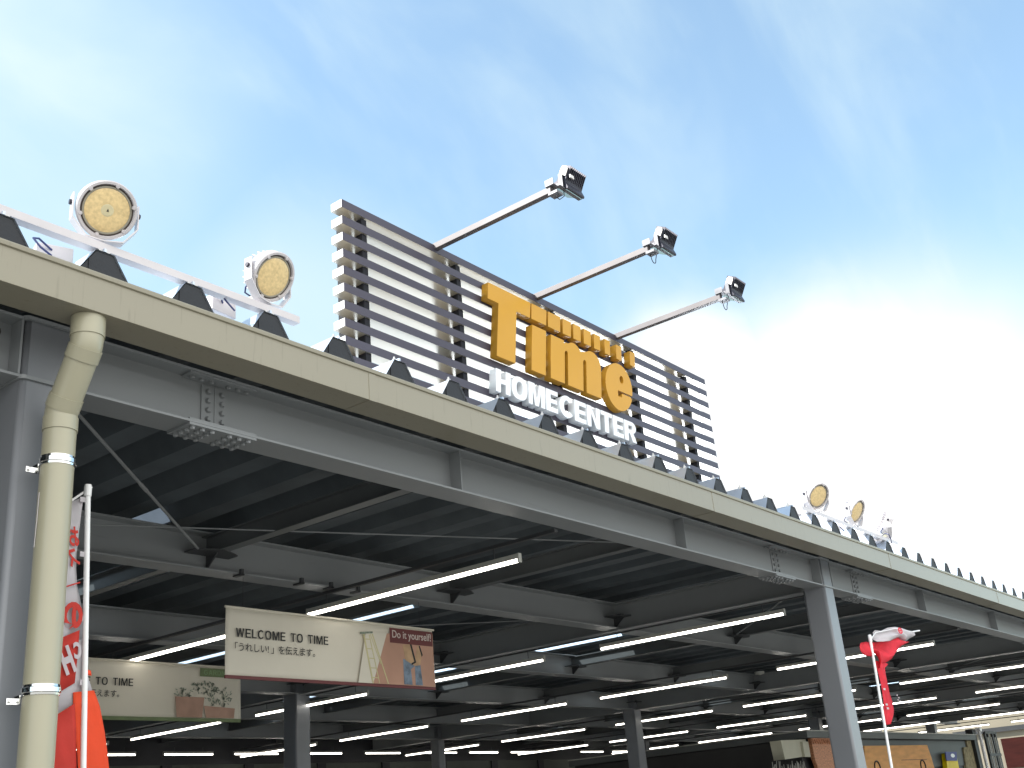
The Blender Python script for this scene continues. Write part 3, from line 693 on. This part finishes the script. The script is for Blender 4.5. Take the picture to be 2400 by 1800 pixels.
def ban1(t, Wd, H):
    b = MB(); b.box(0, Wd, -.007, .007, -.006, .020); b.build('bottom_rod', 'maroon', t)
    flat([(Wd * .66, .020), (Wd * .995, .020), (Wd * .995, H - .035), (Wd * .74, H - .08)], FRY + .002, 'picture_ground', 'salmon', t)
    flat([(Wd * .585, .02), (Wd * .665, .02), (Wd * .745, H * .86), (Wd * .63, H * .83)], FRY + .0021, 'picture_ground', 'banner', t)
    for lp in word('WELCOME TO TIME', Wd * .038, H * .575, H * .128, Wd * .405, .17, .16, .40): shape(lp, FRY, FRY + .0015, 'lettering', 'ink', t)
    txt('「うれしい! 」を伝えます。', Wd * .035, H * .375, H * .125, Wd * .345, FRY, 'ink', t, off=.004)
    def bar(x0, z0, x1, z1, w, m='yellow_ink', y=FRY): flat([(x0 * Wd, z0 * H), (x0 * Wd + w, z0 * H), (x1 * Wd + w, z1 * H), (x1 * Wd, z1 * H)], y, 'printed_ladder', m, t)
    bar(.655, .04, .615, .80, .018); bar(.690, .04, .645, .80, .010); bar(.735, .04, .660, .82, .014); bar(.700, .35, .650, .82, .008)
    for k in range(5): z = .12 + k * .15; xa = .655 - .04 * (z - .04) / .76; bar(xa, z, xa + .03, z, .0, y=FRY) if False else flat([(xa * Wd, z * H), ((xa + .034) * Wd, z * H), ((xa + .034) * Wd, z * H + .008), (xa * Wd, z * H + .008)], FRY + .0003, 'printed_ladder', 'yellow_ink', t)
    flat([(Wd * .60, H * .80), (Wd * .665, H * .83), (Wd * .665, H * .86), (Wd * .60, H * .83)], FRY, 'printed_ladder', 'leafp', t)
    flat([(Wd * .755, H * .71), (Wd * .992, H * .71), (Wd * .992, H * .955), (Wd * .755, H * .955)], FRY + .001, 'label_plate', 'maroon', t)
    txt('Do it yourself!', Wd * .768, H * .755, H * .165, Wd * .215, FRY - .001, 'cream_ink', t, off=.006)
    flat([(Wd * .822, .026), (Wd * .868, .026), (Wd * .862, H * .30), (Wd * .885, H * .36), (Wd * .885, .026), (Wd * .925, .026), (Wd * .915, H * .42), (Wd * .822, H * .46)], FRY, 'printed_jeans', 'jean', t)
    flat([(Wd * .822, H * .69), (Wd * .865, H * .71), (Wd * .890, H * .50), (Wd * .905, H * .71), (Wd * .925, H * .55), (Wd * .915, H * .38), (Wd * .885, H * .36), (Wd * .835, H * .44)], FRY - .0005, 'printed_person', 'skin', t)
    flat([(Wd * .862, H * .71), (Wd * .872, H * .71), (Wd * .893, H * .42), (Wd * .868, H * .37), (Wd * .866, H * .40), (Wd * .882, H * .43)], FRY - .001, 'printed_strap', 'ink', t)
    flat([(Wd * .912, H * .70), (Wd * .918, H * .70), (Wd * .932, H * .55), (Wd * .925, H * .52)], FRY - .001, 'printed_strap', 'ink', t)
def ban2(t, Wd, H):
    b = MB(); b.box(0, Wd, -.007, .007, -.006, .030); b.build('bottom_rod', 'green_ink', t)
    for lp in word('WELCOME TO TIME', Wd * .038, H * .565, H * .128, Wd * .405, .17, .16, .40): shape(lp, FRY, FRY + .0015, 'lettering', 'ink', t)
    txt('「うれしい! 」を伝えます。', Wd * .035, H * .365, H * .125, Wd * .345, FRY, 'ink', t, off=.004)
    flat([(Wd * .775, H * .80), (Wd * .985, H * .80), (Wd * .985, H * .955), (Wd * .775, H * .955)], FRY + .001, 'label_plate', 'green_ink', t)
    for lp in word('GARDNING', Wd * .795, H * .832, H * .09, Wd * .17, .17, .14): shape(lp, FRY - .001, FRY + .0005, 'lettering', 'green_txt', t)
    flat([(Wd * .66, .034), (Wd * .79, .034), (Wd * .80, H * .42), (Wd * .65, H * .42)], FRY + .0005, 'printed_pot', 'terra', t)
    flat([(Wd * .81, .034), (Wd * .96, .034), (Wd * .965, H * .24), (Wd * .80, H * .27)], FRY + .0003, 'printed_pot', 'terra', t)
    rr = random.Random(3)
    for cx, cz, rx, rz, n in ((.69, .50, .05, .08, 26), (.80, .60, .07, .12, 60), (.88, .45, .08, .18, 80)):
        for k in range(n):
            a = rr.random() * 6.28; q = rr.random() ** .5; x, z = (cx + rx * q * cos(a)) * Wd, (cz + rz * q * sin(a)) * H; s = .012 + .014 * rr.random(); th = rr.random() * 3.1
            if k == 0: bmx = MB()
            c_, s_ = cos(th), sin(th)
            bmx.face([(x + s * c_, FRY - .0003, z + s * s_), (x - .35 * s * s_, FRY - .0003, z + .35 * s * c_), (x - s * c_, FRY - .0003, z - s * s_), (x + .35 * s * s_, FRY - .0003, z - .35 * s * c_)])
        bmx.build('printed_foliage', 'leafp', t)
banner(2.86, (529, 1421), (1012, 1470), (530, 1588), .01, 'welcome_banner', 'front cream hanging banner with black text, yellow ladder and maroon Do it yourself plate', ban1)
p_ = at(564, 1566, Y=5.78); q_ = at(564, 1692, Y=5.78)
def banner_abs(Y, x1, z0, z1, **k): pass
tlx = p_.x - 2.42
# second banner hangs at the next beam, same size
_at = at
def at2(x, y, **k): return {('tl'): Vector((tlx, 5.78, p_.z)), 'tr': Vector((p_.x, 5.78, p_.z)), 'bl': Vector((tlx, 5.78, q_.z))}[x]
at = at2
banner(5.78, ('tl', 0), ('tr', 0), ('bl', 0), .01, 'gardening_banner', 'faded cream banner with green GARDNING plate and potted plants, behind the left flag', ban2)
at = _at

# ---------------------------------------------------------------- flags
def loft(rows, Y, name, m, parent, n=10, wave=.02, ph=0.0, dy=0.0, base=(0, 0, 0)):
    b = MB(); R_ = []
    for j, (l, r) in enumerate(rows):
        a, c = at(*l, Y=Y), at(*r, Y=Y); row = []
        for i in range(n + 1):
            u = i / n; p = a.lerp(c, u); p.y += dy + wave * (sin(4.2 * u + j * .55 + ph) * (.3 + .7 * u) + .35 * sin(11 * u - j * .9 + ph)); row.append(b.bm.verts.new(p - Vector(base)))
        R_.append(row)
    for A, Bq in zip(R_, R_[1:]):
        for i in range(n): b.bm.faces.new((A[i], A[i + 1], Bq[i + 1], Bq[i])).smooth = True
    o = b.build(name, m, parent); sm_ = o.modifiers.new('thick', 'SOLIDIFY'); sm_.thickness = .0015; return o
def pole(p, q, r, parent, base):
    d = (q - p).normalized(); e = p + d * (p.z / -d.z)     # carried on down to the ground
    b = MB(); b.tube([p - base, e - base], r, 14); b.build('pole', 'pole', parent)
    b = MB(); b.lathe([(0, .03), (r * 1.2, .025), (r * 1.35, .01), (r * 1.35, -.03), (r * 1.1, -.035)], 14, T(*(p - base))); b.build('pole_cap', 'pole', parent)
    b = MB(); b.lathe([(0, .10), (.10, .09), (.17, .05), (.18, 0)], 20, T(*(Vector((e.x, e.y, 0)) - base))); b.build('weight_base', 'pole', parent)
YL = .50
p, q = at(206, 1148, Y=YL), at(195, 1800, Y=YL); d = (q - p).normalized(); e = p + d * (p.z / -d.z); base = Vector((e.x, e.y, 0))
t = thing('banner_flag', 'tall white and orange-red flag on white pole beside the drain pipe, with red Japanese writing', 'flag', base)
pole(p, q, .0135, t, base)
b = MB(); b.tube([at(215, 1141, Y=YL) - base, at(140, 1192, Y=YL + .05) - base], .006, 8); b.build('cross_arm', 'pole', t)
edge = [(198, 1162), (193, 1195), (189, 1240), (185.5, 1290), (185.5, 1330), (189, 1370), (197, 1405), (203, 1450), (203, 1500)]
loft([((112 - .04 * i, 1205 + (y - 1162) * .97), (x, y)) for i, (x, y) in enumerate(edge)], YL, 'white_cloth', 'flagwhite', t, 10, .012, 0, .02, base)
loft([((100, 1500), (203, 1500)), ((96, 1560), (204, 1555)), ((92, 1640), (212, 1585)), ((88, 1700), (225, 1622))], YL, 'white_cloth', 'flagwhite', t, 10, .006, 1, .022, base)
loft([((98, 1515), (188, 1476)), ((96, 1560), (184, 1530)), ((94, 1650), (178, 1600))], YL, 'red_cloth', 'flagred', t, 8, .006, 1, .012, base)
b = None
loft([((98, 1700), (176, 1648)), ((110, 1760), (180, 1720)), ((128, 1830), (182, 1830)), ((140, 1900), (186, 1900)), ((150, 2010), (190, 2010))], YL, 'red_cloth', 'flagred', t, 8, .006, 1, .010, base)
loft([((174, 1622), (222, 1618)), ((174, 1660), (236, 1655)), ((178, 1720), (248, 1715)), ((182, 1770), (255, 1765)), ((184, 1830), (262, 1830)), ((186, 1900), (268, 1900)), ((190, 2010), (272, 2010))], YL, 'orange_cloth', 'flagorange', t, 8, .008, 2, .004, base)
loft([((203, 1568), (212, 1572)), ((203, 1582), (214, 1584))], YL, 'orange_cloth', 'flagorange', t, 3, .001, 0, -.002, base)
def glyph(ch, px, py, w, h, m, rotz=0, off=.02, mirror=True, Y=YL, dy=-.002, parent=t, base=base, name='lettering'):
    c = at(px, py, Y=Y + dy); sc = (at(px + 50, py, Y=Y) - at(px - 50, py, Y=Y)).length / 100
    cu = bpy.data.curves.new('t', 'FONT'); cu.body = ch; cu.size = 1; cu.offset = off; cu.extrude = .5; cu.resolution_u = 4
    o = curve_mesh(cu, name, m, parent, Matrix()); X = [v_.co.x for v_ in o.data.vertices]; Yv = [v_.co.y for v_ in o.data.vertices]
    a0, a1, c0, c1 = min(X), max(X), min(Yv), max(Yv); cr, sr = cos(RD(rotz)), sin(RD(rotz))
    for v_ in o.data.vertices:
        u = ((v_.co.x - a0) / (a1 - a0) - .5) * w * sc * (-1 if mirror else 1); z = ((v_.co.y - c0) / (c1 - c0) - .5) * h * sc
        v_.co = Vector((c.x + u * cr - z * sr, c.y + (0 if v_.co.z > 0 else .0015), c.z + u * sr + z * cr)) - base
    bm = bmesh.new(); bm.from_mesh(o.data); bmesh.ops.recalc_face_normals(bm, faces=bm.faces); bm.to_mesh(o.data); bm.free()
glyph('お', 172, 1257, 25, 43, 'flagred', 10, .03)
glyph('ス', 172, 1307, 24, 38, 'flagred', 24, .03)
glyph('ー', 171, 1370, 36, 3.2, 'flagred', 22)
glyph('の', 171, 1443, 47, 60, 'flagred', -12, .05)
glyph('H', 158, 1547, 27, 60, 'flagwhite', 25, .05, dy=-.008)
glyph('C', 182, 1524, 18, 36, 'flagwhite', 10, .05, dy=-.008)
b = MB(); 
for yy in (1172, 1300, 1450, 1600): a = at(201, yy, Y=YL); b.box(a.x - .03 - base.x, a.x + .006 - base.x, a.y - .002 - base.y, a.y + .002 - base.y, a.z - .012, a.z + .012)
b.build('loop', 'flagwhite', t)

YR = -.70
p, q = at(2039, 1495, Y=YR), at(2090, 1800, Y=YR); d = (q - p).normalized(); e = p + d * (p.z / -d.z); base = Vector((e.x, e.y, 0))
t = thing('banner_flag', 'crimson flag with white top blown sideways from a leaning white pole, by the right column', 'flag', base)
pole(p, q, .0115, t, base)
b = MB(); b.tube([at(2139, 1480.5, Y=YR) - base, at(2155, 1478, Y=YR) - base], .0065, 8); b.tube([at(2041, 1498, Y=YR) - base, at(2052, 1483, Y=YR) - base, at(2100, 1473, Y=YR) - base, at(2140, 1481, Y=YR) - base], .004, 8); b.build('cross_arm', 'pole', t)
top = [(2051, 1477), (2064, 1479), (2080, 1471.5), (2098, 1469), (2118, 1472), (2134, 1478), (2146, 1482)]
bot = [(2046, 1505), (2060, 1505), (2080, 1503), (2094, 1498), (2108, 1494), (2116, 1499), (2125, 1504)]
loft(list(zip(top, bot)), YR, 'white_cloth', 'flagwhite', t, 6, .03, 0, 0, base)
rtop = [(2046, 1504), (2060, 1504.5), (2080, 1502.5), (2094, 1497.5), (2108, 1493.5), (2116, 1498.5), (2125, 1503.5)]
rbot = [(2046, 1530), (2052, 1552), (2056, 1566), (2063, 1568), (2074, 1563), (2090, 1543), (2119, 1511)]
loft(list(zip(rtop, rbot)), YR, 'red_cloth', 'flagcrim', t, 8, .05, .5, .006, base)
loft([((2037, 1503), (2050, 1505)), ((2022, 1506), (2048, 1512)), ((2020, 1514), (2048, 1520)), ((2023, 1524), (2049, 1528)), ((2031, 1534), (2050, 1536)), ((2040, 1537), (2050, 1540))], YR, 'red_cloth', 'flagcrim', t, 6, .02, 0, .02, base)
loft([((2052, 1548), (2080, 1558)), ((2056, 1566), (2073, 1566)), ((2058, 1580), (2077, 1580)), ((2061, 1600), (2082, 1600)), ((2064, 1625), (2088, 1625)), ((2067, 1645), (2094, 1645)), ((2069, 1662), (2095, 1662)), ((2071, 1678), (2091, 1676)), ((2073, 1690), (2085, 1686)), ((2077, 1700), (2080, 1698))], YR, 'red_cloth', 'flagcrim', t, 6, .018, 2, -.004, base)
for cx, cy, w in ((2092, 1484, 0), (2098, 1479, 1)):
    pass
c = at(2099, 1480, Y=YR)
shape([[(x - base.x, z) for x, z in arc(c.x, c.z, .055, .028, 0, 360, 24)[:-1]], [(x - base.x, z) for x, z in arc(c.x, c.z, .034, .015, 0, 360, 20)[:-1]]], c.y - .045 - base.y, c.y - .043 - base.y, 'printed_emblem', 'flagcrim', t)
shape([[(x - base.x, z) for x, z in arc(c.x, c.z, .024, .009, 0, 360, 24)[:-1]]], c.y - .045 - base.y, c.y - .043 - base.y, 'printed_emblem', 'flagcrim', t)
b = MB()
for yy in (1600, 1612, 1650, 1658): pass
for xx, yy in ((2064, 1616), (2069, 1652), (2072, 1661)):
    a = at(xx, yy, Y=YR) - base; b.box(a.x - .006, a.x + .035, a.y - .03, a.y - .027, a.z - .008, a.z + .008)
for xx, yy in ((2083, 1632), (2087, 1638), (2085, 1643), (2090, 1646)):
    a = at(xx, yy, Y=YR) - base; b.box(a.x - .012, a.x + .012, a.y - .075, a.y - .073, a.z - .005, a.z + .005)
b.build('loop', 'flagwhite', t)

# ---------------------------------------------------------------- back wall and far things
bw = thing('store_wall', 'dark store wall with a dull green lower band closing the back of the canopy', 'wall')
b = MB(); b.box(X0, 34, 16.05, 16.4, 3.37, 4.1); b.build('upper_wall', 'wallblack', bw)
b = MB(); b.box(X0, 34, 16.07, 16.4, 0, 3.369); b.build('lower_wall', 'wallgreen', bw)
b = MB()
for i in range(20): b.box(X0 + 2.1 * i, X0 + 2.1 * i + .25, 16.02, 16.069, 0, 3.36)
b.build('wall_pier', 'wallblack', bw)
lw = MB(); lw.box(-9.3, -9.0, .6, 16.4, 0, 4.1); tag(lw.build('side_wall', 'wallblack'), 'dark end wall on the left side of the canopy', 'wall')

KX, KY = 20.75, 6.02
ks = thing('display_kiosk', 'low flat-roofed dark kiosk with grey fascia under the right part of the canopy', 'kiosk')
b = MB(); b.box(KX, 32.1, KY, 12.2, 2.86, 2.99); b.build('roof', 'grey', ks)
b = MB(); b.box(KX + .1, 32.0, KY + .25, 12.1, 0, 2.859); b.build('walls', 'black', ks)
b = MB(); b.box(KX - .03, 32.15, KY - .03, KY + .02, 2.991, 3.01); b.box(KX - .03, KY * 0 + KX + .02, KY + .02, 12.2, 2.991, 3.01); b.build('roof_trim', 'fix', ks)
b = MB(); b.box(23.3, 32.0, KY + .22, KY + .249, 2.2, 2.858); b.build('sign_band', 'grey', ks)
def hung(name, lab, cat, pts, m, th=.05, Y=6.1, extra=None, group=None):
    P = [at(*p_, Y=Y) for p_ in pts]; t = thing(name, lab, cat, (P[0].x, Y, 0), group=group)
    shape([[(p_.x - P[0].x, p_.z) for p_ in P]], 0, th, 'body', m, t)
    if extra: extra(t, P)
    return t
Q = lambda a, c, d_, e_: [(a[0], a[1]), (c[0], c[1]), (d_[0], d_[1]), (e_[0], e_[1])]
def ex_board(t, P):
    for px_, py_ in ((2056, 1800), (2163, 1796)):
        c = at(px_, py_, Y=6.1); b = MB(); pts = [Vector((c.x - P[0].x + .17 * cos(RD(a)), -.01, c.z + .15 * sin(RD(a)))) for a in range(-30, 211, 20)]
        b.tube(pts, .018, 6); b.build('wire_handle', 'cable', t)
    b = MB(); z0, z1 = at(2110, 1782, Y=6.1).z, at(2170, 1773, Y=6.1).z
    b.box(at(2112, 1780, Y=6.1).x - P[0].x, at(2172, 1780, Y=6.1).x - P[0].x, -.004, -.001, z0, z0 + .012); b.build('slit', 'maroon', t)
hung('brown_board', 'orange-brown board with two round wire handles, low at right behind the flag pole', 'board', [(2026, 1748), (2173, 1746), (2183, 1775), (2196, 1820), (2200, 1850), (2030, 1850)], 'cardboard', .05, 6.1, ex_board)
def ex_cop(t, P):
    b = MB()
    for i in range(14):
        x = (P[1].x - P[0].x) * i / 13; b.tube([(x, -.015, P[0].z - .02), (x + .05, -.02, P[0].z - .12), (x + .1, -.015, P[0].z - .02)], .008, 5)
    b.build('mesh_edge', 'copper', t)
hung('copper_mesh_roll', 'reddish copper-coloured mesh panel just left of the right front column', 'mesh', [(1901, 1730), (1968, 1730), (1976, 1760), (1985, 1820), (1925, 1820), (1910, 1780)], 'copper', .08, 6.1, ex_cop)
def ex_box(t, P):
    b = MB(); x = P[1].x - P[0].x; b.box(x - .30, x - .02, -.06, -.002, P[2].z - .02, P[1].z - .05); b.build('side_flap', 'beigebox', t)
hung('beige_box', 'pale beige box hung at the corner of the dark kiosk, above grey netting', 'box', [(1830, 1735), (1888, 1733), (1893, 1772), (1840, 1780)], 'beigebox', .25, 6.2, ex_box)
t = thing('garden_net', 'tangle of pale grey netting under the beige box, at the bottom edge', 'netting', tuple(at(1840, 1800, Y=6.2)))
rr = random.Random(5); b = MB(); o0 = at(1840, 1800, Y=6.2)
for k in range(70):
    a = at(1810 + 80 * rr.random(), 1783 + 30 * rr.random(), Y=6.15 + .1 * rr.random()) - o0
    b.tube([a, a + Vector((.12 * rr.random() - .02, .03, -.22 * rr.random() - .1))], .007, 5)
b.build('strands', 'fix', t)
def ex_yel(t, P):
    a = [at(*p_, Y=6.08) for p_ in ((2215, 1762), (2241, 1762), (2243, 1783), (2218, 1783))]; shape([[(p_.x - P[0].x, p_.z) for p_ in a]], -.03, -.01, 'blue_top', 'blue', t)
    c = at(2232, 1771, Y=6.08); shape([arc(c.x - P[0].x, c.z, .16, .05, 0, 360, 20)[:-1]], -.034, -.031, 'white_mark', 'white', t)
hung('yellow_sack', 'bright yellow sack with blue top and white oval, low at far right', 'sack', [(2217, 1765), (2241, 1765), (2250, 1810), (2252, 1840), (2224, 1840)], 'yellow', .12, 6.1, ex_yel)
hung('stone_pillar', 'rough yellow-grey stone pillar right of the yellow sack', 'pillar', [(2263, 1729), (2281, 1728), (2300, 1815), (2312, 1860), (2275, 1860), (2258, 1752), (2268, 1750)], 'stone', .3, 6.2)
t = thing('steel_post', 'thick black post with a bright white pipe on it, right of the stone pillar', 'post', (32.3, 6.1, 0))
b = MB(); b.box(-.13, .16, 0, .2, 0, 3.17); b.build('post', 'black', t)
b = MB(); b.tube([(.33, -.05, 3.12), (.33, -.05, .05)], .045, 10); b.box(.25, .42, -.11, .02, 3.1, 3.2); b.build('pipe', 'pole', t)
t = thing('black_trellis', 'black lattice stand with pale rails at far right edge, before the red shutter', 'trellis', (33.3, 6.1, 0))
b = MB()
for x in (0, .28, .72, 1.02): b.box(x, x + .10, 0, .06, 0, 3.1)
for z in (2.42, 1.9, 3.05): b.box(0, 1.12, -.02, .0, z, z + .07)
b.build('frame', 'black', t)
b = MB()
for x in (.19, .50, .90): b.box(x, x + .05, -.01, .03, 0, 2.95)
b.build('rails', 'fix', t)
# neighbour building seen beyond the open end of the canopy
nb = thing('neighbour_building', 'cream building with a dark red shutter beyond the right end of the canopy', 'building')
b = MB(); b.box(52, 60, 2, 34, 0, 6.2); b.build('wall', 'creamwall', nb)
b = MB(); b.box(51.5, 60.5, 1.5, 34.5, 6.2, 6.6); b.build('roof', 'wallblack', nb)
A_ = at(2345, 1732, X=51.9); B_ = at(2420, 1795, X=51.9)
b = MB(); b.box(51.88, 51.99, min(A_.y, B_.y), max(A_.y, B_.y), B_.z, A_.z); b.build('shutter', 'redwall', nb)
b = MB(); b.box(51.8, 51.87, min(A_.y, B_.y) - 1, max(A_.y, B_.y) + 2, A_.z + .30, A_.z + .50); b.build('pipe_run', 'black', nb)
